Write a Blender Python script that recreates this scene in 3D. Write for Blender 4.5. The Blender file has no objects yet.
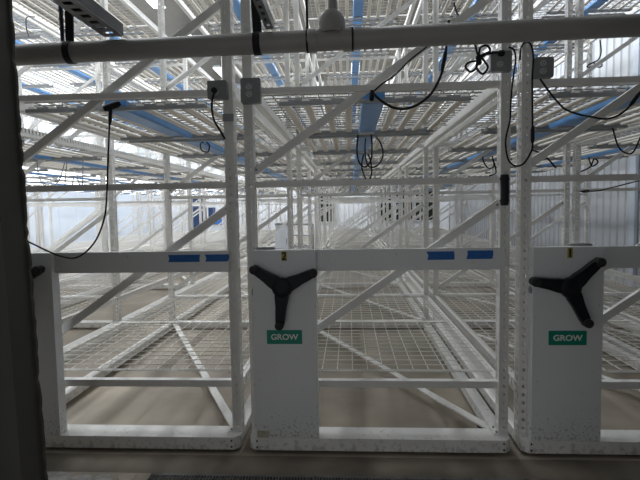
import bpy, math, random
from mathutils import Vector, Matrix
random.seed(7)
sc = bpy.context.scene
col = sc.collection

# ------------------------------------------------------------------ materials
def mat(name, color, rough=.5, metal=0.0, noise=0.0, nscale=6.0, bump=0.0, dirt=None, emis=None):
    m = bpy.data.materials.new(name); m.use_nodes = True
    nt = m.node_tree; b = nt.nodes['Principled BSDF']
    b.inputs['Roughness'].default_value = rough; b.inputs['Metallic'].default_value = metal
    b.inputs['Base Color'].default_value = (*color, 1)
    if noise or dirt or bump:
        tc = nt.nodes.new('ShaderNodeTexCoord'); n = nt.nodes.new('ShaderNodeTexNoise')
        n.inputs['Scale'].default_value = nscale; n.inputs['Detail'].default_value = 6
        nt.links.new(tc.outputs['Object'], n.inputs['Vector'])
        r = nt.nodes.new('ShaderNodeValToRGB')
        r.color_ramp.elements[0].position = .3; r.color_ramp.elements[1].position = .7
        k = noise
        r.color_ramp.elements[0].color = (*[c*(1-k) for c in color], 1)
        r.color_ramp.elements[1].color = (*[min(1, c*(1+k*.5)) for c in color], 1)
        nt.links.new(n.outputs['Fac'], r.inputs['Fac'])
        last = r.outputs['Color']
        if dirt:                       # splashed grime low down: (colour, top height, scale)
            dc, top, ds, amt = dirt
            n2 = nt.nodes.new('ShaderNodeTexNoise'); n2.inputs['Scale'].default_value = ds; n2.inputs['Detail'].default_value = 8
            nt.links.new(tc.outputs['Object'], n2.inputs['Vector'])
            sp = nt.nodes.new('ShaderNodeSeparateXYZ'); nt.links.new(tc.outputs['Object'], sp.inputs[0])
            mr = nt.nodes.new('ShaderNodeMapRange'); mr.inputs[1].default_value = 0; mr.inputs[2].default_value = top
            mr.inputs[3].default_value = .19; mr.inputs[4].default_value = 0
            nt.links.new(sp.outputs['Z'], mr.inputs[0])
            ad = nt.nodes.new('ShaderNodeMath'); ad.operation = 'ADD'
            nt.links.new(n2.outputs['Fac'], ad.inputs[0]); nt.links.new(mr.outputs[0], ad.inputs[1])
            r2 = nt.nodes.new('ShaderNodeValToRGB'); r2.color_ramp.elements[0].position = .64; r2.color_ramp.elements[1].position = .76
            r2.color_ramp.elements[1].color = (amt, amt, amt, 1)
            nt.links.new(ad.outputs[0], r2.inputs['Fac'])
            mx = nt.nodes.new('ShaderNodeMixRGB'); mx.inputs[2].default_value = (*dc, 1)
            nt.links.new(r2.outputs['Color'], mx.inputs[0]); nt.links.new(last, mx.inputs[1]); last = mx.outputs[0]
        nt.links.new(last, b.inputs['Base Color'])
        if bump:
            bp = nt.nodes.new('ShaderNodeBump'); bp.inputs['Strength'].default_value = bump; bp.inputs['Distance'].default_value = .01
            nt.links.new(n.outputs['Fac'], bp.inputs['Height']); nt.links.new(bp.outputs[0], b.inputs['Normal'])
    if emis:
        b.inputs['Emission Color'].default_value = (*emis[0], 1); b.inputs['Emission Strength'].default_value = emis[1]
    return m

LIT_POWER = 2.6
M = dict(
    white=mat('white_paint', (.80, .79, .76), .42, noise=.06, nscale=9),
    base=mat('base_paint', (.80, .79, .76), .45, noise=.08, nscale=7, dirt=((.34, .31, .26), .10, 30, .5)),
    panel=mat('panel_paint', (.74, .75, .76), .42, noise=.03, nscale=3, dirt=((.30, .27, .21), .30, 60, .7)),
    wire=mat('mesh_wire', (.78, .76, .72), .5),
    zinc=mat('dull_grey_metal', (.30, .31, .32), .5, .3, noise=.15, nscale=12),
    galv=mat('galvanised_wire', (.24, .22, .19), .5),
    lightbar=mat('light_bar_body', (.84, .82, .77), .45),
    led=mat('led_strip', (.66, .59, .48), .4),
    blue=mat('blue_housing', (.075, .25, .55), .35, noise=.08, nscale=8),
    black=mat('black_plastic', (.012, .013, .018), .45, noise=.2, nscale=14),
    rubber=mat('black_rubber', (.012, .012, .014), .6),
    worn=mat('worn_grip', (.03, .03, .032), .6, noise=.5, nscale=60),
    tape=mat('blue_tape', (.014, .125, .42), .6, noise=.12, nscale=40),
    green=mat('green_sign', (.0, .235, .155), .45),
    signwhite=mat('sign_white', (.75, .8, .77), .5),
    yellow=mat('yellow_sticker', (.42, .36, .06), .6),
    ink=mat('black_ink', (.01, .01, .01), .7),
    pvc=mat('grey_pvc', (.29, .28, .265), .45, noise=.06, nscale=5, dirt=((.10, .09, .08), .1, 40, .3)),
    floor=mat('concrete', (.33, .285, .225), .7, noise=.30, nscale=1.7, bump=.25),
    grate=mat('cast_grate', (.13, .13, .125), .6, .3, noise=.3, nscale=20),
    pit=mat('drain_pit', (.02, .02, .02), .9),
    steel=mat('dark_strut', (.022, .026, .036), .45, .2),
    box=mat('outlet_steel', (.23, .235, .24), .5, .2, noise=.15, nscale=20),
    plate=mat('outlet_face', (.42, .42, .42), .5),
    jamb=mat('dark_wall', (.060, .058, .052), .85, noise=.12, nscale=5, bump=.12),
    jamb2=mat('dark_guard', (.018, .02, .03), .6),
    ceiling=mat('ceiling_panel', (.15, .135, .11), .7, noise=.08, nscale=2),
    wallw=mat('wall_panel', (.62, .68, .77), .55, noise=.04, nscale=1.5),
    wallr=mat('corrugated', (.56, .58, .61), .45, noise=.04, nscale=1.5),
    void=mat('dark_opening', (.012, .012, .012), .9),
    rubble=mat('broken_concrete', (.34, .325, .31), .8, noise=.4, nscale=14, bump=.6),
    bin=mat('navy_bin', (.02, .05, .14), .4),
    tub=mat('blue_tub', (.06, .22, .62), .4),
    cabinet=mat('cabinet_white', (.78, .81, .88), .45),
    lid=mat('cabinet_lid', (.16, .17, .19), .5),
    lit=mat('led_strip_lit', (.8, .8, .8), .4, emis=((.90, .94, 1.0), LIT_POWER)),
    lamp=mat('added_lamp_diffuser', (.9, .9, .9), .4, emis=((.93, .97, 1.0), 2)),
)

M['dim_dirt'] = mat('dim_dirty_concrete', (.155, .13, .098), .75, noise=.35, nscale=3.5, bump=.4)  # brown dirt plus the dim foreground light, both put into this colour
for k_ in ('black', 'worn', 'rubber'): M[k_].node_tree.nodes['Principled BSDF'].inputs['Specular IOR Level'].default_value = .22
# ------------------------------------------------------------------ mesh builder
class MB:
    def __init__(s): s.v = []; s.f = []; s.m = []; s.mats = []
    def mi(s, m):
        if m not in s.mats: s.mats.append(m)
        return s.mats.index(m)
    def add(s, vs, fs, m):
        o = len(s.v); s.v += [tuple(v) for v in vs]; k = s.mi(m)
        for f in fs: s.f.append(tuple(o+i for i in f)); s.m.append(k)
    def box(s, a, b, m):
        x0, y0, z0 = a; x1, y1, z1 = b
        s.add([(x0,y0,z0),(x1,y0,z0),(x1,y1,z0),(x0,y1,z0),(x0,y0,z1),(x1,y0,z1),(x1,y1,z1),(x0,y1,z1)],
              [(3,2,1,0),(4,5,6,7),(0,1,5,4),(1,2,6,5),(2,3,7,6),(3,0,4,7)], m)
    def bbox(s, a, b, m, r=.004):            # box with all edges parallel to y and z chamfered: a soft edged block
        x0, y0, z0 = a; x1, y1, z1 = b
        s.prism([(x0+r,z0),(x1-r,z0),(x1,z0+r),(x1,z1-r),(x1-r,z1),(x0+r,z1),(x0,z1-r),(x0,z0+r)], y0, y1, m)
    def prism(s, poly, y0, y1, m):           # (x,z) outline extruded along y
        n = len(poly)
        vs = [(x,y0,z) for x,z in poly]+[(x,y1,z) for x,z in poly]
        fs = [tuple(range(n)), tuple(range(2*n-1, n-1, -1))]+[(i, i+n, (i+1)%n+n, (i+1)%n) for i in range(n)]
        s.add(vs, fs, m)
    def prismz(s, poly, z0, z1, m):          # (x,y) outline extruded along z
        n = len(poly)
        vs = [(x,y,z0) for x,y in poly]+[(x,y,z1) for x,y in poly]
        fs = [tuple(range(n-1,-1,-1)), tuple(range(n, 2*n))]+[(i, (i+1)%n, (i+1)%n+n, i+n) for i in range(n)]
        s.add(vs, fs, m)
    def bar(s, p, q, w, h, m, up=(0,1,0)):   # rectangular bar from p to q, w across, h along 'up'
        p = Vector(p); q = Vector(q); d = (q-p).normalized(); u = Vector(up); u = (u-d*u.dot(d)).normalized(); r = d.cross(u)
        vs = []
        for c in (p, q):
            for a, b in ((-1,-1),(1,-1),(1,1),(-1,1)): vs.append(c+r*(a*w/2)+u*(b*h/2))
        s.add(vs, [(3,2,1,0),(4,5,6,7),(0,1,5,4),(1,2,6,5),(2,3,7,6),(3,0,4,7)], m)
    def tube(s, pts, r, m, n=8, cap=True):
        pts = [Vector(p) for p in pts]; rs = r if isinstance(r, (list, tuple)) else [r]*len(pts)
        vs = []; u = None
        for i, p in enumerate(pts):
            d = (pts[min(i+1,len(pts)-1)]-pts[max(i-1,0)]); 
            d = d.normalized() if d.length > 1e-9 else Vector((0,0,1))
            if u is None: u = d.orthogonal().normalized()
            u = (u-d*u.dot(d)); u = u.normalized() if u.length > 1e-6 else d.orthogonal().normalized()
            w = d.cross(u)
            for k in range(n):
                a = 2*math.pi*k/n; vs.append(p+(u*math.cos(a)+w*math.sin(a))*rs[i])
        fs = []
        for i in range(len(pts)-1):
            for k in range(n):
                fs.append((i*n+k, i*n+(k+1)%n, (i+1)*n+(k+1)%n, (i+1)*n+k))
        if cap: fs += [tuple(range(n-1,-1,-1)), tuple(range((len(pts)-1)*n, len(pts)*n))]
        s.add(vs, fs, m)
    def mesh(s, name, smooth=False):
        me = bpy.data.meshes.new(name); me.from_pydata(s.v, [], s.f); me.update()
        for m in s.mats: me.materials.append(m)
        me.polygons.foreach_set('material_index', s.m)
        if smooth:
            me.polygons.foreach_set('use_smooth', [True]*len(s.f))
            try: me.set_sharp_from_angle(angle=math.radians(40))
            except Exception: pass
        return me
    def build(s, name, parent=None, loc=(0,0,0), smooth=False):
        return link(s.mesh(name, smooth), name, parent, loc)

def link(me, name, parent=None, loc=(0,0,0)):
    o = bpy.data.objects.new(name, me); col.objects.link(o); o.location = loc
    if parent: o.parent = parent
    return o
def tag(o, label=None, cat=None, group=None, kind=None):
    if label: o['label'] = label
    if cat: o['category'] = cat
    if group: o['group'] = group
    if kind: o['kind'] = kind
    return o
def empty(name, loc=(0,0,0), parent=None):
    o = bpy.data.objects.new(name, None); col.objects.link(o); o.location = loc; o.empty_display_size = .1
    if parent: o.parent = parent
    return o
def spline(pts, k=5):
    P = [Vector(p) for p in pts]; out = []
    for i in range(len(P)-1):
        a = P[max(i-1,0)]; b = P[i]; c = P[i+1]; d = P[min(i+2,len(P)-1)]
        for j in range(k):
            t = j/k
            out.append(.5*((2*b)+(c-a)*t+(2*a-5*b+4*c-d)*t*t+(3*b-a-3*c+d)*t**3))
    return out+[P[-1]]
def text_mesh(body, size, m, depth=.0008, bold=0):
    cu = bpy.data.curves.new('txt', 'FONT'); cu.body = body; cu.size = size; cu.align_x = 'CENTER'; cu.align_y = 'CENTER'; cu.extrude = depth; cu.offset = bold
    o = bpy.data.objects.new('txt', cu); col.objects.link(o)
    dg = bpy.context.evaluated_depsgraph_get(); dg.update()
    me = bpy.data.meshes.new_from_object(o.evaluated_get(dg))
    bpy.data.objects.remove(o); bpy.data.curves.remove(cu)
    me.materials.clear(); me.materials.append(m)
    me.transform(Matrix.Rotation(math.pi/2, 4, 'X'))
    return me

# ------------------------------------------------------------------ dimensions
W = 1.53; NB = 7; BAY = 2.9; Y0 = .12; FZ = -.02
FR = [Y0+BAY*i for i in range(NB+1)]
YL = FR[-1]
RX = [0, -1.59, 1.59, 3.18, -3.75, -5.34, -6.93, -8.52]      # left edges of the racks
WL, WR, WB, CZ = -10.4, 5.45, 24.2, 8.2

# ------------------------------------------------------------------ setting
def struct(o): return tag(o, kind='structure')
b = MB(); b.box((WL-.2, -4.5, FZ-.2), (WR+.2, -.42, FZ), M['floor']); b.box((WL-.2, -.42, FZ-.2), (-.50, -.235, FZ), M['floor'])
b.box((WL-.2, -.03, FZ-.2), (WR+.2, WB+.2, FZ), M['floor']); b.box((WL-.2, -.235, FZ-.2), (WR+.2, -.03, FZ), M['dim_dirt']); b.box((-.5, -.42, FZ-.2), (WR+.2, -.235, FZ-.1), M['pit'])
struct(b.build('floor'))
b = MB(); b.box((WL-.2, -.3, CZ), (WR+.2, WB+.2, CZ+.15), M['ceiling'])
b.box((-3.2, -4.5, 2.9), (WR+.2, -1.32, 3.0), M['ceiling'])  # unseen corridor ceiling, added to keep top light off the front floor
struct(b.build('ceiling'))
# left wall of smooth white panels with thin seams
b = MB()
y = -.3
while y < WB:
    b.box((WL-.1, y+.006, FZ), (WL, min(y+1.2, WB)-.006, CZ), M['wallw']); y += 1.2
b.box((WL-.2, -.3, FZ), (WL-.02, WB, CZ), M['wallr'])
struct(b.build('wall_left'))
def corr(n, length, fn, z0, z1):   # ribbed sheet profile along 'length'; fn(u, d) -> (x, y)
    prof = [];  u = 0
    while u < length:
        prof += [(u, 0), (u+.17, 0), (u+.19, .025), (u+.23, .025), (u+.25, 0)]; u += .25
    return [p for p in prof if p[0] <= length+.001]
def corr_wall(name, length, fn, z0, z1, m):
    pr = corr(0, length, fn, z0, z1); vs = []; fs = []
    for u, d in pr:
        x, y = fn(u, d); vs += [(x, y, z0), (x, y, z1)]
    for i in range(len(pr)-1): fs.append((2*i, 2*i+2, 2*i+3, 2*i+1))
    n = len(vs)
    for u, d in pr:
        x, y = fn(u, -.1); vs += [(x, y, z0), (x, y, z1)]
    for i in range(len(pr)-1):
        fs.append((n+2*i+1, n+2*i+3, n+2*i+2, n+2*i)); fs.append((2*i+1, 2*i+3, n+2*i+3, n+2*i+1))
    b = MB(); b.add(vs, fs, m); return b.build(name)
struct(corr_wall('wall_right', WB+.3, lambda u, d: (WR-d, -.3+u), FZ, CZ, M['wallr']))
struct(corr_wall('wall_back', WR-WL, lambda u, d: (WL+u, WB-d), FZ, CZ, M['wallr']))
# dark louvred openings in the back wall
wn = 0
for x0, x1 in ((-1.05, -.12), (2.15, 3.0), (3.15, 4.05), (4.2, 5.2)):
    wn += 1
    b = MB(); b.box((x0, WB-.05, .62), (x1, WB-.03, 2.9), M['void'])
    for k in range(12): b.bar((x0, WB-.06, .72+k*.18), (x1, WB-.06, .72+k*.18), .05, .012, M['void'], (0, .7, .7))
    w = struct(b.build('window_%d' % wn))
    f = MB()
    for p, q in (((x0-.05, .57), (x0, 2.95)), ((x1, .57), (x1+.05, 2.95)), ((x0, .57), (x1, .62)), ((x0, 2.9), (x1, 2.95))):
        f.box((p[0], WB-.09, p[1]), (q[0], WB-.03, q[1]), M['wallr'])
    f.build('window_frame', w)
# corner trims on the right wall
tn = 0
for yy in (5.75, 13.2):
    tn += 1
    b = MB(); b.bbox((WR-.07, yy, FZ), (WR-.02, yy+.16, CZ), M['wallw'])
    struct(b.build('trim_%d' % tn))
b = MB(); b.bbox((WL, -.3, FZ), (WL+.03, WB, .14), M['wallw']); struct(b.build('baseboard_left'))
# dark wall beside the camera, its broken edge of sealant facing the racks
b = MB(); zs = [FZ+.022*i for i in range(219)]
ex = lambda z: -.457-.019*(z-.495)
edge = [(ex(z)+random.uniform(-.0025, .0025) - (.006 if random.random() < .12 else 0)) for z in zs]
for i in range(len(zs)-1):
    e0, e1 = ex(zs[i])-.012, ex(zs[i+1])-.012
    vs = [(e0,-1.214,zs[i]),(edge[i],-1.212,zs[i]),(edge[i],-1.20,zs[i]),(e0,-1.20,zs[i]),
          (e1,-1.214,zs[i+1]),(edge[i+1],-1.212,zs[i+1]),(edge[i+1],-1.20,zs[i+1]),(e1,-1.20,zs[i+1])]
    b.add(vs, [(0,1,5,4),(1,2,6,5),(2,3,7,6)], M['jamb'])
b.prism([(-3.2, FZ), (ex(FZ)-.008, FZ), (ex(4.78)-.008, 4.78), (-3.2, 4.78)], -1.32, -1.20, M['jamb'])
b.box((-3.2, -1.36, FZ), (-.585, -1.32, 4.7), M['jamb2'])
b.box((1.66, -1.32, FZ), (WR+.2, -1.20, 4.7), M['jamb']); b.box((1.66, -4.5, FZ), (1.78, -1.32, 2.9), M['jamb']); b.box((-3.2, -1.32, 2.75), (WR+.2, -1.20, CZ), M['jamb'])  # unseen right jamb, corridor wall and header, added to cut light on the right
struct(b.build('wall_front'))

# trench drain across the floor in front of the racks
gs = [(-.50, .405), (.412, 1.515), (1.522, 2.7)]
gl = ['dark slotted drain grate in the floor below the left rack base', 'dark slotted drain grate in the floor below the middle panel numbered 2',
      'dark slotted drain grate in the floor below the right panel']
for (x0, x1), l in zip(gs, gl):
    b = MB(); b.box((x0, -.42, FZ-.03), (x1, -.40, FZ+.002), M['grate']); b.box((x0, -.255, FZ-.03), (x1, -.235, FZ+.002), M['grate'])
    x = x0
    while x < x1-.006:
        b.box((x, -.40, FZ-.03), (x+.007, -.255, FZ+.001), M['grate']); x += .0165
    b.box((x1-.012, -.40, FZ-.03), (x1, -.255, FZ+.001), M['grate'])
    tag(b.build('drain_grate'), l, 'drain grate', 'grates of the floor drain')
# broken concrete by the end of the drain
rub = [(-1.02,-.30,.10,.06,'flat grey concrete fragment next to the dark wall on the floor'), (-.86,-.33,.07,.07,'grey concrete fragment on the floor, second from the dark wall'),
       (-.74,-.30,.06,.045,'pale concrete fragment on the floor, third from the dark wall'), (-.62,-.29,.06,.05,'brownish concrete fragment beside the left end of the drain')]
for x, y, a, c, l in rub:
    n = 9; pl = []
    for k in range(n):
        t = 2*math.pi*k/n; r = random.uniform(.75, 1.1); pl.append((math.cos(t)*a*r, math.sin(t)*c*r))
    vs = [(px, py, 0) for px, py in pl]+[(px*.86, py*.86, random.uniform(.004, .010)) for px, py in pl]+[(0, 0, .009)]
    fs = [(i, (i+1)%n, (i+1)%n+n, i+n) for i in range(n)]+[(i+n, (i+1)%n+n, 2*n) for i in range(n)]+[tuple(range(n-1,-1,-1))]
    b = MB(); b.add(vs, fs, M['rubble'] if 'brown' not in l else M['floor'])
    tag(b.build('concrete_fragment', loc=(x, y, FZ)), l, 'rubble', 'broken concrete on the floor')

# ------------------------------------------------------------------ rack meshes (shared)
ZT = 4.32
def hole_wall(b, p0, du, width, cols, hole_w, hole_h, pitch, z0, z1, m):
    # a sheet from p0 along unit du, 'width' wide, z0..z1, with punched rows of holes at 'cols' offsets
    P = lambda u, z: (p0[0]+du[0]*u, p0[1]+du[1]*u, z)
    def quad(u0, u1, a, c): b.add([P(u0,a), P(u1,a), P(u1,c), P(u0,c)], [(0,1,2,3)], m)
    us = [0]
    for c in cols: us += [c-hole_w/2, c+hole_w/2]
    us.append(width)
    for i in range(0, len(us), 2): quad(us[i], us[i+1], z0, z1)
    for j in range(len(cols)):
        z = z0; off = 0
        while z < z1-1e-4:
            c = min(z+pitch-hole_h, z1); quad(us[1+2*j], us[2+2*j], z, c); z += pitch
def upright_mesh(side):
    b = MB(); w, d = .052, .08
    hole_wall(b, (0, 0), (1, 0), w, [w/2], .018, .019, .05, .074, ZT, M['white'])
    hole_wall(b, (w, 0), (0, 1), d, [.022, .058], .013, .033, .05, .074, ZT, M['white'])
    hole_wall(b, (w, d), (-1, 0), w, [w/2], .018, .019, .05, .074, ZT, M['white'])
    hole_wall(b, (0, d), (0, -1), d, [.022, .058], .013, .033, .05, .074, ZT, M['white'])
    # rolled lip along the inner edge
    lx = w-.002 if side < 0 else -.004
    b.box((lx, -.005, .082), (lx+.006, .010, ZT), M['white'])
    return b.mesh('upright')
UP = {-1: upright_mesh(-1), 1: upright_mesh(1)}
b = MB(); b.box((.0, -.01, .074), (.085, .085, .082), M['base'])
for dx in (.065,):
    for dy in (.005, .07): b.tube([(dx, dy, .082), (dx, dy, .092)], .007, M['zinc'], 6)
FOOT = b.mesh('foot_plate')
def hbar(z, h, y0=.018, y1=.062):
    b = MB(); b.bbox((.052, y0, z), (W-.052, y1, z+h), M['white'], .003); return b.mesh('horizontal_brace')
HB = [hbar(.345, .042), hbar(1.555, .036), hbar(2.76, .036), hbar(3.96, .036)]
TB = []
for z in (2.095, 4.095):
    b = MB(); b.bbox((.052, .005, z+.002), (W-.052, .05, z+.036), M['white'], .004)
    TB.append(b.mesh('tier_beam'))
DG = []
for z in (.46, 1.66, 2.86):
    b = MB(); b.bar((.05, .05, z-.01), (W-.05, .05, z+.98), .045, .028, M['white'])
    for p in ((.062, z), (W-.062, z+.97)): b.tube([(p[0], .028, p[1]), (p[0], .036, p[1])], .008, M['zinc'], 6)
    DG.append(b.mesh('diagonal_brace'))
def side_beam(x0, x1, z, sl):
    b = MB(); L = BAY-.08
    b.box((x0, .08, z), (x1, .08+L, z+.008), M['white']); b.box((x0, .08, z+.068), (x1, .08+L, z+.074), M['white'])
    xi = x0 if sl > 0 else x1-.004
    b.box((xi, .08, z), (xi+.004, .08+L, z+.074), M['white'])
    # row of slots stamped in the upstanding flange
    y = .1
    xe = x1-.004 if sl > 0 else x0
    b.box((xe, .08, z+.0), (xe+.004, .08+L, z+.03), M['white'])
    while y < L+.04:
        b.box((xe, y, z+.03), (xe+.004, y+.034, z+.074), M['white']); y += .05
    return b.mesh('deck_beam')
SB = {}
for lv, z in enumerate((.30, 2.095, 4.095)):
    SB[lv, 0] = side_beam(0.004, .05, z, -1); SB[lv, 1] = side_beam(W-.05, W-.004, z, 1)
def deck_mesh(zt, first):
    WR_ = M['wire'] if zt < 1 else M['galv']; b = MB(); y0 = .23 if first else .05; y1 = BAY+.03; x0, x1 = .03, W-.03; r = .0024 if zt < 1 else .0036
    n = 15
    for i in range(n+1):
        x = x0+(x1-x0)*i/n; b.box((x-r, y0, zt-2*r), (x+r, y1, zt), WR_)
    k = int(round((y1-y0)/.1))
    for j in range(k+1):
        y = y0+(y1-y0)*j/k; b.box((x0, y-r, zt), (x1, y+r, zt+2*r), WR_)
    # front and rear folded edge strips and a middle joist
    for y in (y0, (y0+y1)/2, y1-.03): b.box((x0, y, zt-(.012 if y == y0 else .02)), (x1, y+(.008 if y == y0 else .03), zt-2*r), M['white'])
    return b.mesh('mesh_deck')
DK = {}
for lv, z in enumerate((.382, 2.155, 4.155)):
    for f in (0, 1): DK[lv, f] = deck_mesh(z, f)
# carriage base pieces
c = .035
b = MB(); fr = [(0, c), (c, 0), (W-c, 0), (W, c), (W, .155), (0, .155)]
b.prismz(fr, 0, .074, M['base'])
for x in (c+.012, W-c-.012):
    for z in (.018, .055): b.tube([(x, .002, z), (x, -.004, z)], .0055, M['ink'], 8)
FB = b.mesh('front_beam')
b = MB(); b.box((0, .155, .004), (.075, YL+.08, .07), M['base']); RL = b.mesh('base_rail')
b = MB(); b.box((W-.075, .155, .004), (W, YL+.08, .07), M['base']); RR = b.mesh('base_rail')
b = MB(); b.box((.075, -.02, .008), (W-.075, .10, .068), M['base']); CB = b.mesh('cross_beam')
b = MB(); b.bar((W-.07, .1, .06), (.07, BAY-.02, .06), .055, .012, M['base'], (0, 0, 1)); XB = b.mesh('floor_brace')
b = MB()
b.tube([(-.02, 0, 0), (.02, 0, 0)], .035, M['rubber'], 16); b.tube([(-.026, 0, 0), (.026, 0, 0)], .01, M['zinc'], 8)
WH = b.mesh('wheel', True)
# end panel: a folded sheet box
EPS, GBS = [], []
for xr in (.414, .430):
    b = MB(); b.bbox((.045, 0, .074), (xr, .075, 1.188), M['panel'], .004)
    b.tube([(.046, .03, .945), (.038, .03, .945), (.034, .03, .945)], [.022, .022, .012], M['zinc'], 12)
    EPS.append(b.mesh('end_panel'))
    b = MB(); b.bbox((xr, .035, 1.062), (W-.04, .074, 1.186), M['panel'], .004); GBS.append(b.mesh('guard_beam'))
b = MB(); b.box((.045, .076, 1.186), (.165, .12, 1.20), M['zinc']); TAB = b.mesh('top_bracket')
b = MB()
for z in (1.09, 1.155): b.tube([(.445, .035, z), (.445, .029, z)], .007, M['signwhite'], 8)
GBB = b.mesh('bolts')

def handle(rack, x, z, ang):
    h = empty('spoked_handle', (x, -.055, z), rack); h['label'] = 'black three-spoke handle'
    hb = MB(); hb.tube([(0,.055,0),(0,.03,0),(0,.0,0),(0,-.016,0),(0,-.022,0)], [.03,.052,.060,.055,.040], M['black'], 24)
    hb.tube([(0,-.022,0),(0,-.027,0)], .024, M['black'], 16)
    hb.build('hub', h, smooth=True)
    for k in range(3):
        t = math.radians(ang[k][0]); L = ang[k][1]; d = Vector((math.cos(t), 0, math.sin(t))); n = Vector((-d.z, 0, d.x))
        pr = [(0,.044),(.06,.040),(.11,.032),(L-.02,.027),(L+.012,.022),(L+.025,.008)]
        up = [d*a+n*w for a, w in pr]; dn = [d*a-n*w for a, w in reversed(pr)]
        pl = [(p.x, p.z) for p in up+dn]
        s = MB(); cx = sum(p[0] for p in pl)/len(pl); cz = sum(p[1] for p in pl)/len(pl)
        # slab with a bevelled front edge
        n_ = len(pl); inn = [(cx+(px-cx)*.90, cz+(pz-cz)*.90) for px, pz in pl]
        vs = [(px, .022, pz) for px, pz in pl]+[(px, -.004, pz) for px, pz in pl]+[(px, -.014, pz) for px, pz in inn]
        fs = [(i, i+n_, (i+1)%n_+n_, (i+1)%n_) for i in range(n_)]+[(i+n_, i+2*n_, (i+1)%n_+2*n_, (i+1)%n_+n_) for i in range(n_)]
        fs += [tuple(range(2*n_, 3*n_)), tuple(range(n_-1, -1, -1))]
        s.add(vs, fs, M['black']); 
        e = d*L
        s.tube([(e.x, -.010, e.z), (e.x, -.030, e.z), (e.x, -.036, e.z)], [.026, .025, .018], M['worn'], 16)
        s.build('spoke', h)
    return h

# ------------------------------------------------------------------ racks
labels = {
 0: 'white mobile grow rack in the middle, its end panel numbered 2',
 1: 'white mobile grow rack between the dark wall and the panel numbered 2',
 2: 'white mobile grow rack whose panel has a narrow yellow and black sticker',
 3: 'white grow rack standing next to the right corrugated wall',
 4: 'white grow rack just across the narrow aisle on the left',
 5: 'second white grow rack left of the narrow aisle',
 6: 'third white grow rack left of the narrow aisle',
 7: 'white grow rack standing next to the bright left wall'}
racks = []
for ri, X in enumerate(RX):
    r = tag(empty('mobile_grow_rack', (X, 0, 0)), labels[ri], 'rack', 'mobile grow racks'); racks.append(r)
    P = lambda me, nm, loc=(0,0,0): link(me, nm, r, loc)
    P(FB, 'front_beam'); P(RL, 'base_rail'); P(RR, 'base_rail')
    for i, fy in enumerate(FR):
        dy = fy-.04
        if i:
            P(CB, 'cross_beam', (0, dy, 0))
        for sx in (0, W-.052):
            P(UP[-1] if sx == 0 else UP[1], 'upright', (sx, dy, 0))
        f = P(FOOT, 'foot_plate', (0, dy, 0)); g = P(FOOT, 'foot_plate', (W, dy, 0)); g.scale = (-1, 1, 1)
        for m in HB: P(m, 'horizontal_brace', (0, dy, 0))
        for m in TB: P(m, 'tier_beam', (0, dy, 0))
        for m in DG: P(m, 'diagonal_brace', (0, dy, 0))
        for sx in (.10, W-.10): P(WH, 'wheel', (sx, dy+.2 if i < NB else dy, FZ+.035))
    for i in range(NB):
        dy = FR[i]-.04
        P(XB, 'floor_brace', (0, dy, 0))
        for lv in range(3):
            P(SB[lv, 0], 'deck_beam', (0, dy, 0)); P(SB[lv, 1], 'deck_beam', (0, dy, 0))
            P(DK[lv, int(i == 0)], 'mesh_deck', (0, dy, 0))
    P(EPS[int(ri != 0)], 'end_panel'); gb = P(GBS[int(ri != 0)], 'guard_beam'); link(GBB, 'bolts', gb)
    P(TAB, 'top_bracket', (0 if ri != 2 else .235, 0, 0))
handle(racks[0], .225, .98, [(146, .19), (25, .195), (-95, .215)])
handle(racks[2], 1.816-1.59, .970, [(170, .195), (43, .205), (-65, .215)])
handle(racks[1], .225, 1.02, [(25, .18), (145, .19), (-95, .21)])
for ri, cx, cz, w, h in ((0, .2245, .682, .206, .082), (2, .238, .675, .208, .082)):
    r = racks[ri]
    s = MB(); s.bbox((cx-w/2, -.003, cz-h/2), (cx+w/2, -.0003, cz+h/2), M['green'], .002); so = s.build('sign', r)
    so['label'] = 'green sign reading GROW'
    t = link(text_mesh('GROW', .046, M['signwhite'], bold=.0011), 'lettering', so, (cx, -.0036, cz-.001))
    me = t.data; me.transform(Matrix.Diagonal((1.08, 1, 1, 1)))
s = MB(); s.box((.217, -.0025, 1.127), (.247, -.0004, 1.181), M['yellow']); so = s.build('number_sticker', racks[0]); so['label'] = 'yellow sticker with the number 2'
t = text_mesh('2', .062, M['ink'], bold=.0012); link(t, 'numeral', so, (.232, -.0031, 1.153))
s = MB(); s.box((.230, -.0025, 1.127), (.258, -.0004, 1.184), M['yellow']); so = s.build('number_sticker', racks[2]); so['label'] = 'narrow yellow and black sticker'
s = MB(); s.box((.239, -.0035, 1.132), (.249, -.0026, 1.180), M['ink']); s.build('numeral', so)
s = MB(); s.box((.05, -.0022, .078), (.12, -.0004, .118), M['yellow']); s.mats[0] = mat('old_sticker', (.50, .47, .36), .7, noise=.3, nscale=40)
s.build('old_sticker', racks[0])
def ragged(x0, x1, z0, z1):
    pl = [(x0, z0)]; 
    pl += [(x1+random.uniform(-.006, .006), z0), (x1+random.uniform(-.008, .008), (z0+z1)/2), (x1+.004, z1)]
    pl += [(x0+random.uniform(-.006, .006), z1), (x0+.006, (z0+z1)/2)]
    return pl
for ri, lst in ((1, [(-.462, -.274, 1.123, 1.166), (-.239, -.102, 1.124, 1.166)]), (0, [(1.054, 1.201, 1.121, 1.169), (1.275, 1.42, 1.123, 1.172)])):
    for x0, x1, z0, z1 in lst:
        s = MB(); X = RX[ri]; s.prism(ragged(x0-X, x1-X, z0, z1), .0335, .0349, M['tape'])
        o = s.build('blue_tape', racks[ri]); o['label'] = 'strip of blue masking tape'
s = MB(); s.bbox((W-.06, .068, 1.942), (W+.003, .078, 1.985), M['zinc'], .004); s.build('tape_band', racks[1])

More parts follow.
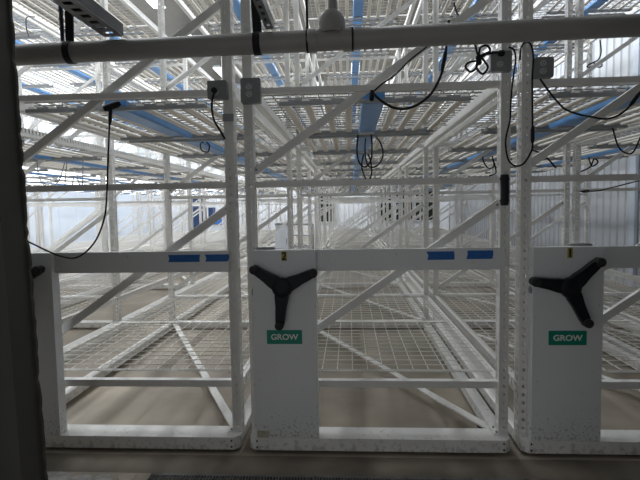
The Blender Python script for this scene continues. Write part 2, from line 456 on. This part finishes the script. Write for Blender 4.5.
# ------------------------------------------------------------------ grow lights
def bars():
    return [(s*(.15+.13*k)) for s in (-1, 1) for k in range(4)]
LEN = 1.34
def mb_bar(x=0, b=None):
    b = b or MB()
    b.prism([(x-.024, .012), (x+.024, .012), (x+.024, .022), (x+.012, .030), (x-.012, .030), (x-.024, .022)], -LEN/2+.034, LEN/2-.034, M['lightbar'])
    b.box((x-.017, -LEN/2+.05, .008), (x+.017, LEN/2-.05, .012), M['led']); return b
def mb_rail(y=0, b=None):
    b = b or MB(); b.bbox((-.57, y-.018, -.010), (.57, y+.018, .011), M['zinc'], .003)
    e_ = -1 if y < 0 else 1; b.box((-.57, y+e_*.018-.002, -.008), (.57, y+e_*.018+.002, .030), M['zinc']); return b
def mb_house(b=None):
    b = b or MB(); b.prism([(-.062, -.012), (.062, -.012), (.068, .0), (.068, .05), (-.068, .05), (-.068, .0)], -LEN/2+.03, LEN/2-.06, M['blue'])
    b.box((-.05, LEN/2-.2, -.022), (.05, LEN/2-.14, -.012), M['plate'])
    return b
def mb_hang(b=None):
    b = b or MB()
    for x in (-.45, .45):
        for y in (-.45, .45): b.tube([(x, y, .04), (x, y, .118)], .004, M['zinc'], 6)
    return b
BARM = mb_bar().mesh('light_bar'); RAILM = mb_rail().mesh('cross_rail'); HOUM = mb_house().mesh('driver_housing'); HANM = mb_hang().mesh('hangers')
b = MB()
for x in bars(): mb_bar(x, b)
for y in (-LEN/2+.03, LEN/2-.03): mb_rail(y, b)
mb_house(b); mb_hang(b)
WHOLE = b.mesh('grow_light')
LIT = WHOLE.copy()
for i_, m_ in enumerate(LIT.materials):
    if m_ == M['led']: LIT.materials[i_] = M['lit']
ordn = ['first', 'second', 'third', 'fourth', 'fifth', 'sixth', 'seventh', 'eighth', 'ninth', 'tenth', 'eleventh', 'twelfth', 'thirteenth', 'fourteenth']
rname = {0: 'the middle rack numbered 2', 1: 'the rack left of number 2', 2: 'the rack right of number 2', 3: 'the rack by the right wall',
         4: 'the rack across the aisle', 5: 'the second rack past the aisle', 6: 'the third rack past the aisle', 7: 'the rack by the left wall'}
CAM = Vector((.6101, -2.8064, 1.4356))
for ri, X in enumerate(RX):
    for lv, z in enumerate((2.06, 4.06)):
        for k in range(NB*2):
            p = Vector((X+W/2, Y0+.06+LEN/2+k*BAY/2, z))
            l = '%s grow light from the front, %s tier of %s' % (ordn[k], ('lower', 'upper')[lv], rname[ri])
            near = ri < 5 and ((lv == 0 and k < 4) or (lv == 1 and 2 <= k < 6))
            if near:
                g = empty('grow_light', p)
                for x in bars(): link(BARM, 'light_bar', g, (x, 0, 0))
                for y in (-LEN/2+.03, LEN/2-.03): link(RAILM, 'cross_rail', g, (0, y, 0))
                link(HOUM, 'driver_housing', g)['label'] = 'blue metal housing'
                link(HANM, 'hangers', g)
            else:
                g = link(LIT if ri >= 5 and lv == 0 else WHOLE, 'grow_light', None, p)
            tag(g, l, 'grow light', 'grow lights under the rack tiers')

# ------------------------------------------------------------------ pipe, straps, struts
def pipe_y(): return -.15
PZ = lambda x: 2.309+.0105*(x-.45)
b = MB(); b.tube([(-2.4, -.15, PZ(-2.4)), (4.4, -.15, PZ(4.4))], .055, M['pvc'], 28)
pp = b.mesh('drain_pipe', True); pipe = link(pp, 'drain_pipe', None, (0, 0, 0))
tag(pipe, 'thick grey plastic pipe running level across the front of the racks', 'pipe')
for x0, x1 in ((.409, .450), (.590, .634)):
    b = MB(); b.tube([(x0, -.15, PZ(x0)), (x0, -.15, PZ(x0)), (x1, -.15, PZ(x1))], [.057, .063, .063], M['pvc'], 28); b.build('pipe_coupling', pipe, smooth=True)
b = MB(); b.tube([(.634, -.15, PZ(.634)), (.644, -.15, PZ(.644))], .0605, M['rubber'], 28); b.build('dark_ring', pipe, smooth=True)  # thin dark ring against the coupling's right edge
b = MB(); b.tube([(.532, -.15, 2.34), (.532, -.15, 2.385), (.532, -.15, 2.415), (.535, -.15, 2.445), (.537, -.15, 2.462)], [.066, .072, .070, .052, .030], M['pvc'], 24)
b.build('reducing_tee', pipe, smooth=True)
b = MB(); b.tube([(.537, -.15, 2.45), (.540, -.15, 3.4)], .025, M['pvc'], 16); b.build('vent_pipe', pipe, smooth=True)
def strap(x, w, label, lean, flat=.004, tailw=None):
    b = MB(); z = PZ(x); r0, r1 = .0555, .0595; n = 28
    for k in range(n):
        a0, a1 = 2*math.pi*k/n, 2*math.pi*(k+1)/n
        vs = []
        for a in (a0, a1):
            for r in (r0, r1):
                for dx in (-w/2, w/2): vs.append((x+dx, -.15+math.cos(a)*r, z+math.sin(a)*r))
        b.add(vs, [(0,1,5,4), (2,6,7,3), (0,4,6,2), (1,3,7,5)], M['rubber'])
    o = b.build('pipe_strap'); tag(o, label, 'strap', 'black straps holding up the pipe')
    t = MB(); tw = tailw or w
    t.bar((x, -.15, z+.058), (x+lean*.3, -.15, z+.30), tw*1.25, .008, M['rubber']); t.bar((x+lean*.3, -.15, z+.30), (x+lean*2, -.15, 3.4), tw*.55, .006, M['rubber'])
    t.build('hanging_tail', o)
strap(-.892, .036, 'black strap around the pipe nearest the dark wall', .02)
strap(.136, .038, 'black strap around the pipe above the panel numbered 2', -.03)
strap(.402, .010, 'thin black tie around the pipe beside its tee fitting', .0)
for x, w, l in ((-.955, .022, 'thick black threaded rod hanging left of the dark strut'), (-.922, .010, 'thin black rod hanging between thick rod and strap')):
    b = MB(); b.tube([(x, -.11, PZ(x)+.075), (x-.02, -.11, 3.4)], w*.5, M['steel'], 10)
    for k in range(12): b.tube([(x-.0012*k, -.11, 2.43+.05*k), (x-.0012*k, -.11, 2.437+.05*k)], w*.72, M['steel'], 6)
    tag(b.build('threaded_rod'), l, 'rod', 'rods above the pipe')
def strut(p, q, w, h, label):
    o = None; b = MB(); p = Vector(p); q = Vector(q); d = (q-p).normalized(); r = Vector((d.y, -d.x, 0)).normalized(); u = r.cross(d)
    b.bar(p+r*(w/2-.003), q+r*(w/2-.003), .006, h, M['steel'], u); b.bar(p-r*(w/2-.003), q-r*(w/2-.003), .006, h, M['steel'], u)
    # slotted face below, paler: the light on it is put into its colour
    L = (q-p).length; t = .0
    for s_ in (-1, 1): b.bar(p-u*(h/2)+r*(s_*w*.36), q-u*(h/2)+r*(s_*w*.36), w*.28, .005, M['box'], u)
    while t < L-.001:
        e = min(t+.038, L); b.bar(p-u*(h/2)+d*t, p-u*(h/2)+d*e, w*.48, .005, M['box'], u); t += .075
    b.bar(p+u*(h/2), q+u*(h/2), w, .005, M['steel'], u)
    o = b.build('strut_channel'); tag(o, label, 'strut', 'dark struts over the pipe')
strut((-.64, -.16, 2.398), (-.648, -1.08, 2.405), .105, .06, 'dark slotted steel strut over the pipe, near the dark wall')
strut((.205, -.16, 2.398), (.205, -1.08, 2.41), .042, .045, 'dark narrow steel strut over the pipe, above the panel numbered 2')

# ------------------------------------------------------------------ outlet boxes
def outlet(x0, x1, z0, z1, label, nrec, horiz=False):
    e = empty('outlet_box', (0, 0, 0)); tag(e, label, 'outlet box', 'outlet boxes on the rack uprights')
    b = MB(); b.bbox((x0, .030, z0), (x1, .0735, z1), M['box'], .006); 
    b.build('box_body', e)
    b = MB(); b.bbox((x0+.004, .027, z0+.004), (x1-.004, .030, z1-.004), M['box'], .008); pl = b.build('cover_plate', e)
    cx, cz = (x0+x1)/2, (z0+z1)/2
    for k in range(nrec):
        zz = cz+(.021 if k == 0 else -.021) if nrec == 2 else cz-.018
        rx = cx-.008
        b = MB(); b.prism([(rx+.0185*math.cos(t*math.pi/8), zz+.0165*math.sin(t*math.pi/8)) for t in range(16)], .0245, .027, M['plate'])
        for s_ in (-.006, .006): b.box((rx+s_-.0012, .0240, zz-.001), (rx+s_+.0012, .0246, zz+.008), M['ink'])
        b.tube([(rx, .0246, zz-.008), (rx, .0240, zz-.008)], .0025, M['ink'], 8)
        b.build('receptacle', e)
    b = MB(); b.tube([(cx-.008, .027, cz+.045 if nrec == 2 else cz+.01), (cx-.008, .025, cz+.045 if nrec == 2 else cz+.01)], .003, M['zinc'], 8); b.build('screw', pl)
    return e
outlet(-.195, -.082, 2.063, 2.168, 'grey outlet box on the rack left of number 2, cable plugged in', 1)
outlet(-.002, .112, 2.035, 2.176, 'grey double outlet box on the left upright of middle rack', 2)
outlet(1.402, 1.518, 2.168, 2.278, 'grey outlet box on the right upright of middle rack', 1)
outlet(1.642, 1.744, 2.127, 2.236, 'grey double outlet box on the right rack left upright', 2)

# ------------------------------------------------------------------ cables
def cable(pts, r, label, name='power_cable', plug=None, group='black cables on the racks', m='rubber'):
    b = MB(); b.tube(spline(pts), r, M[m], 8)
    o = b.build(name, smooth=True); tag(o, label, 'cable', group)
    for (p, q, w) in (plug or []):
        t = MB(); t.tube([p, tuple((Vector(p)*.8+Vector(q)*.2)), tuple((Vector(p)*.2+Vector(q)*.8)), q], [w*.7, w, w, w*.6], M['rubber'], 12); t.build('plug', o, smooth=True)
    return o
c1 = [(-.752,0,2.024),(-.759,0,1.995),(-.771,0,1.87),(-.784,0,1.727),(-.798,0,1.554),(-.817,0,1.409),(-.865,0,1.286),(-.93,0,1.204),(-1.012,0,1.158),(-1.103,0,1.171),(-1.174,-.02,1.207),(-1.264,-.03,1.256),(-1.342,-.03,1.292)]
cable(c1, .0052, 'long black cable hanging from a beam down towards the dark wall', plug=[((-.80, .01, 2.02), (-.71, .03, 2.056), .020), ((-.752, 0, 2.04), (-.764, 0, 1.93), .0105)])
cable([(-.151,.02,2.104),(-.164,.02,2.059),(-.171,.03,2.014),(-.162,.035,1.945),(-.134,.055,1.888),(-.112,.074,1.841)], .0065, 'short black cable plugged into the outlet box left of number 2', plug=[((-.15, .026, 2.108), (-.15, .0, 2.108), .017)])
c3 = [(.747,.03,2.075),(.792,.03,2.03),(.858,.03,1.989),(.925,.03,1.976),(.998,.03,1.996),(1.07,.03,2.049),(1.114,.03,2.119),(1.142,.03,2.195),(1.158,.03,2.292),(1.164,.03,2.357),(1.175,.03,2.454)]
cable(c3, .0075, 'thick black cable sagging in a deep loop under the middle rack beam', plug=[((1.136, .03, 2.18), (1.158, .03, 2.29), .0115), ((.745, .05, 2.03), (.748, .05, 2.09), .014)])
cable([(.748,.05,2.074),(.805,.05,2.123),(.878,.05,2.17),(.951,.05,2.24),(1.018,.05,2.292),(1.074,.05,2.334),(1.129,.05,2.387)], .0048, 'thin black cable slanting up to the pipe beside the deep loop')
c5 = [(1.303,.02,2.349),(1.325,.02,2.272),(1.331,.022,2.229),(1.287,.02,2.22),(1.262,.018,2.196),(1.288,.016,2.166),(1.32,.014,2.186),(1.331,.012,2.229),(1.32,.01,2.186),(1.353,.008,2.150),(1.380,.006,2.185),(1.353,.004,2.228),(1.336,.004,2.245),(1.338,.004,2.290),(1.374,.004,2.300),(1.392,.004,2.27),(1.358,.004,2.255),(1.336,.004,2.24),(1.396,.004,2.259),(1.46,.004,2.262)]
cable(c5, .0062, 'black cable coiled in a knot below the pipe, plugged into an outlet box', plug=[((1.44, .022, 2.262), (1.475, .022, 2.262), .017), ((1.325, .012, 2.25), (1.34, .012, 2.20), .014)])
c6 = [(1.496,.02,2.291),(1.523,.02,2.279),(1.534,.02,2.225),(1.524,.03,2.117),(1.514,.03,2.009),(1.51,.03,1.899),(1.489,.03,1.806),(1.49,.03,1.734),(1.507,.03,1.673),(1.545,.03,1.644),(1.589,.03,1.66),(1.626,.03,1.72),(1.634,.03,1.759),(1.633,.03,1.869),(1.628,.03,2.114),(1.633,.03,2.233),(1.619,.03,2.303),(1.592,.03,2.32),(1.566,.03,2.289),(1.561,.03,2.224)]
cable(c6, .0052, 'black cable hanging in a long U between middle and right rack uprights', plug=[((1.634, .03, 1.77), (1.634, .03, 1.86), .011)])
c8 = [(1.678,.05,2.123),(1.722,.05,2.061),(1.766,.05,2.005),(1.815,.05,1.955),(1.886,.05,1.925),(1.962,.05,1.907),(2.032,.05,1.894),(2.096,.05,1.909),(2.154,.05,1.951),(2.195,.05,2.004),(2.236,.05,2.066)]
cable(c8, .0055, 'black cable sagging from the right rack outlet box towards the right', plug=[((2.165, .05, 1.965), (2.212, .05, 2.03), .012)])
cable([(3.949,2.9,1.692),(3.735,2.9,1.641),(3.521,2.9,1.59),(3.37,2.9,1.559),(3.197,2.9,1.56)], .007, 'black cable stretched level across the rack by the right wall', plug=[((3.22, 2.9, 1.555), (3.30, 2.9, 1.56), .016)])
cable([(3.476,3.1,3.27),(3.49,3.1,3.136),(3.459,3.1,3.048),(3.371,3.1,3.007),(3.339,3.1,2.974),(3.416,3.1,2.983),(3.481,3.1,3.036),(3.504,3.1,2.98),(3.449,3.1,2.97),(3.415,3.1,3.016)], .008, 'black cable knot hanging high before the pale right wall')
cable([(.697,1.62,2.073),(.686,1.62,1.932),(.703,1.62,1.826),(.756,1.62,1.781),(.809,1.63,1.842),(.819,1.63,1.973),(.812,1.63,2.07)], .0075, 'left black cable loop under the blue strip of middle rack')
cable([(.833,1.7,2.072),(.895,1.7,2.008),(.921,1.7,1.891),(.875,1.7,1.803),(.803,1.71,1.786),(.768,1.71,1.85),(.76,1.72,1.958),(.77,1.72,2.064)], .0065, 'right black cable loop under the blue strip of middle rack')
cable([(.791,3.12,2.062),(.766,3.12,1.913),(.8,3.12,1.785),(.846,3.12,1.737),(.882,3.12,1.829),(.871,3.12,1.968),(.84,3.12,2.05)], .009, 'black cable loop under the blue strip, behind the two larger loops')
cable([(-.749,1.8,2.06),(-.78,1.8,2.04),(-.764,1.8,1.98),(-.706,1.8,1.97),(-.694,1.8,2.03),(-.721,1.8,2.06)], .006, 'small round cable loop under the rack left of number 2')
cable([(-3.47,3.6,3.98),(-3.578,3.6,3.98),(-3.595,3.6,3.895),(-3.587,3.6,3.805),(-3.564,3.6,3.728)], .006, 'short black cable hanging high beside the dark wall')
cable([(2.009,3.9,4.06),(2.061,3.9,3.9),(2.164,3.9,3.834),(2.112,3.9,3.9),(2.022,3.9,3.853),(1.984,3.9,3.816)], .012, 'black cable tangle high above the pipe near its middle')
cable([(-3.093,2.9,2.06),(-3.089,2.9,1.906),(-3.047,2.9,1.774),(-2.951,2.9,1.725),(-2.849,2.9,1.782),(-2.793,2.9,1.9),(-2.74,2.9,2.05)], .006, 'thin grey cable loop across the aisle, near the dark wall', m='zinc')
cable([(-2.72,2.9,2.06),(-2.764,2.9,1.757),(-2.743,2.9,1.685),(-2.679,2.9,1.732),(-2.649,2.9,1.849),(-2.602,2.9,1.801),(-2.559,2.9,1.682),(-2.527,2.9,2.06)], .006, 'thin grey double cable loop across the aisle', m='zinc')
cable([(3.884,4.2,2.07),(3.939,4.2,1.929),(4.017,4.2,1.982),(3.964,4.2,2.024),(3.913,4.2,1.916),(3.781,4.2,1.851),(3.675,4.2,1.799)], .010, 'black cable tangle under the lower tier by the right wall')
cable([(2.324,3.6,2.07),(2.312,3.6,1.992),(2.375,3.6,1.89),(2.449,3.6,1.913),(2.423,3.6,2.039),(2.475,3.6,1.837),(2.388,3.6,1.789)], .009, 'black cable tangle below the blue strip of right rack')
cable([(2.815,1.5,2.06),(2.865,1.5,1.90),(2.93,1.5,1.841),(2.994,1.5,1.856),(3.074,1.5,2.05)], .007, 'short sagging black cable at the right edge under the tier')
cable([(2.75,3.2,2.07),(2.866,3.2,2.024),(2.959,3.2,1.952),(3.052,3.2,1.844)], .010, 'short black cable end dangling under the right rack')
# black wrapped sleeve on the middle rack's right upright
b = MB(); b.tube([(1.490,.053,1.425),(1.490,.053,1.43),(1.4925,.053,1.50),(1.4895,.053,1.585),(1.490,.053,1.598),(1.490,.053,1.60)], [.018,.023,.024,.024,.023,.016], M['black'], 14)
sl = b.build('black_sleeve', smooth=True); tag(sl, 'black wrapped bundle strapped to the right upright of the middle rack', 'bundle')
for z in (1.452, 1.575):
    b = MB(); b.tube([(1.490,.053,z-.006),(1.490,.053,z+.006)], .0265, M['rubber'], 14); b.build('strap_band', sl)

# ------------------------------------------------------------------ things at the back
def cabinet():
    e = empty('cabinet', (-.757, 7.3, .388)); tag(e, 'small white cabinet with a dark lid on the left rack deck', 'cabinet')
    b = MB(); b.bbox((-.14, -.2, 0), (.14, .2, .70), M['cabinet'], .01); b.build('body', e)
    b = MB(); b.bbox((-.145, -.215, .70), (.145, .21, .722), M['lid'], .006); b.build('lid', e)
    b = MB(); b.bbox((-.12, -.212, .04), (.12, -.2005, .66), M['cabinet'], .01); d = b.build('door', e)
    b = MB(); b.box((.085, -.225, .30), (.097, -.213, .42), M['lid']); b.build('door_handle', d)
cabinet()
e = empty('wire_crate', (-.365, 7.3, .388)); tag(e, 'grey open frame crate beside the small white cabinet', 'crate')
b = MB()
for x in (-.215, .215):
    for y in (-.2, .2): b.box((x-.012, y-.012, 0), (x+.012, y+.012, .70), M['plate'])
for z in (.0, .23, .46, .68):
    for y in (-.2, .2): b.box((-.215, y-.010, z), (.215, y+.010, z+.02), M['plate'])
    for x in (-.215, .215): b.box((x-.010, -.2, z), (x+.010, .2, z+.02), M['plate'])
b.build('frame', e)
for z in (.015, .245, .475):
    b = MB(); b.box((-.21, -.19, z), (.21, .19, z+.012), M['cabinet']); b.build('shelf', e)
def bin_(x, y, z, w, d, h, m, label, cat='bin', group='bins at the back wall', name='storage_bin'):
    b = MB(); t = .02; k = .93
    o = [(-w/2*k,-d/2*k),(w/2*k,-d/2*k),(w/2*k,d/2*k),(-w/2*k,d/2*k)]; p = [(-w/2,-d/2),(w/2,-d/2),(w/2,d/2),(-w/2,d/2)]
    vs = [(a, c_, 0) for a, c_ in o]+[(a, c_, h) for a, c_ in p]+[(a*(1-t*2/w), c_*(1-t*2/d), h) for a, c_ in p]+[(a*(1-t*2/w), c_*(1-t*2/d), t) for a, c_ in o]
    b.add(vs, [(3,2,1,0),(12,13,14,15)]+[(i,(i+1)%4,(i+1)%4+4,i+4) for i in range(4)]+[(i+4,(i+1)%4+4,(i+1)%4+8,i+8) for i in range(4)]+[(i+8,(i+1)%4+8,(i+1)%4+12,i+12) for i in range(4)], m)
    r = b.build(name, loc=(x, y, z)); tag(r, label, cat, group)
    f = MB()
    for q in range(4):
        a, c_ = p[q]; a2, c2 = p[(q+1)%4]; f.bar((a*1.03, c_*1.03, h-.03), (a2*1.03, c2*1.03, h-.03), .02, .05, m, (0, 0, 1))
    f.build('rim', r)
for k, l in enumerate(('lowest navy bin of the stack at the back wall', 'second navy bin from the bottom of the stack at the back wall', 'third navy bin from the bottom of the stack at the back wall', 'topmost navy bin of the stack at the back wall')):
    bin_(-7.1, 22.2, FZ+.505*k, .55, .6, .5, M['bin'], l)
b = MB(); b.bbox((-6.76, 22.0, FZ), (-5.6, 22.6, .60), M['cabinet'], .01); b.box((-6.8, 21.95, .6), (-5.55, 22.65, .63), M['lid'])
tag(b.build('work_table'), 'low white bench at the back wall beside the navy bins', 'bench')
bin_(-6.0, 22.3, .632, .62, .5, .32, M['tub'], 'bright blue tub on the low white bench', 'tub', None, 'blue_tub')
bin_(-6.55, 22.3, .632, .40, .5, .30, M['bin'], 'lower navy bin on the low white bench', group='bins on the bench')
bin_(-6.55, 22.3, .94, .40, .5, .55, M['bin'], 'upper navy bin on the low white bench', group='bins on the bench')

# ------------------------------------------------------------------ added lamps and light
def lamp(x, y, z, L, power, label, w=.30, cl=(.92, .96, 1.0)):  # unseen lamp, added to give the racks light from above
    e = empty('added_ceiling_light', (x, y, z)); tag(e, label, 'lamp', 'added lamps at the ceiling')
    b = MB(); b.prism([(-w/2, .0), (w/2, .0), (w/2*.7, .09), (-w/2*.7, .09)], -L/2, L/2, M['signwhite']); b.build('added_lamp_housing', e)
    b = MB(); b.box((-w/2+.02, -L/2+.02, -.012), (w/2-.02, L/2-.02, 0), M['lamp']); b.build('added_diffuser', e)
    for yy in (-L*.35, L*.35):
        b = MB(); b.tube([(0, yy, .09), (0, yy, CZ-z)], .006, M['zinc'], 6); b.build('added_hanger_rod', e)
    ld = bpy.data.lights.new('lamp_light', 'AREA'); ld.shape = 'RECTANGLE'; ld.size = w; ld.size_y = L; ld.energy = power; ld.color = cl
    lo = bpy.data.objects.new('lamp_light', ld); col.objects.link(lo); lo.parent = e; lo.location = (0, 0, -.03)
LAMPS = [(-9.6, 60, 'above the left wall aisle'), (-7.84, 130, 'above the outer left racks'), (-5.2, 150, 'above the first racks past the aisle'),
         (-2.76, 140, 'above the narrow aisle'), (.97, 130, 'above the middle rack'), (4.71, 12, 'above the right racks')]
for lx, pw, wh in LAMPS:
    for k in range(5): lamp(lx, 2.5+k*4.5, 7.7, 2.4, pw, '%s long white added lamp from the front, %s' % (ordn[k], wh), .40)

w = bpy.data.worlds.new('World'); sc.world = w; w.use_nodes = True
w.node_tree.nodes['Background'].inputs[0].default_value = (.93, .96, 1.0, 1)
w.node_tree.nodes['Background'].inputs[1].default_value = .35

# ------------------------------------------------------------------ camera
yaw, pitch, roll, F = -.0601, -.0675, .0169, 492.29
f = Vector((math.sin(yaw)*math.cos(pitch), math.cos(yaw)*math.cos(pitch), math.sin(pitch)))
r = Vector((math.cos(yaw), -math.sin(yaw), 0)); u = r.cross(f)
cr, sr = math.cos(roll), math.sin(roll)
r2 = r*cr-u*sr; u2 = r*sr+u*cr
cd = bpy.data.cameras.new('Camera'); cam = bpy.data.objects.new('Camera', cd); col.objects.link(cam)
cd.sensor_fit = 'HORIZONTAL'; cd.sensor_width = 36; cd.lens = F/640*36; cd.clip_start = .05
cam.matrix_world = Matrix(((r2.x, u2.x, -f.x, CAM.x), (r2.y, u2.y, -f.y, CAM.y), (r2.z, u2.z, -f.z, CAM.z), (0, 0, 0, 1)))
sc.camera = cam
sc.view_settings.view_transform = 'Standard'; sc.view_settings.look = 'None'; sc.view_settings.gamma = 1
sc.view_settings.use_curve_mapping = False
sc.view_settings.exposure = .55
sc.cycles.max_bounces = 10; sc.cycles.diffuse_bounces = 7
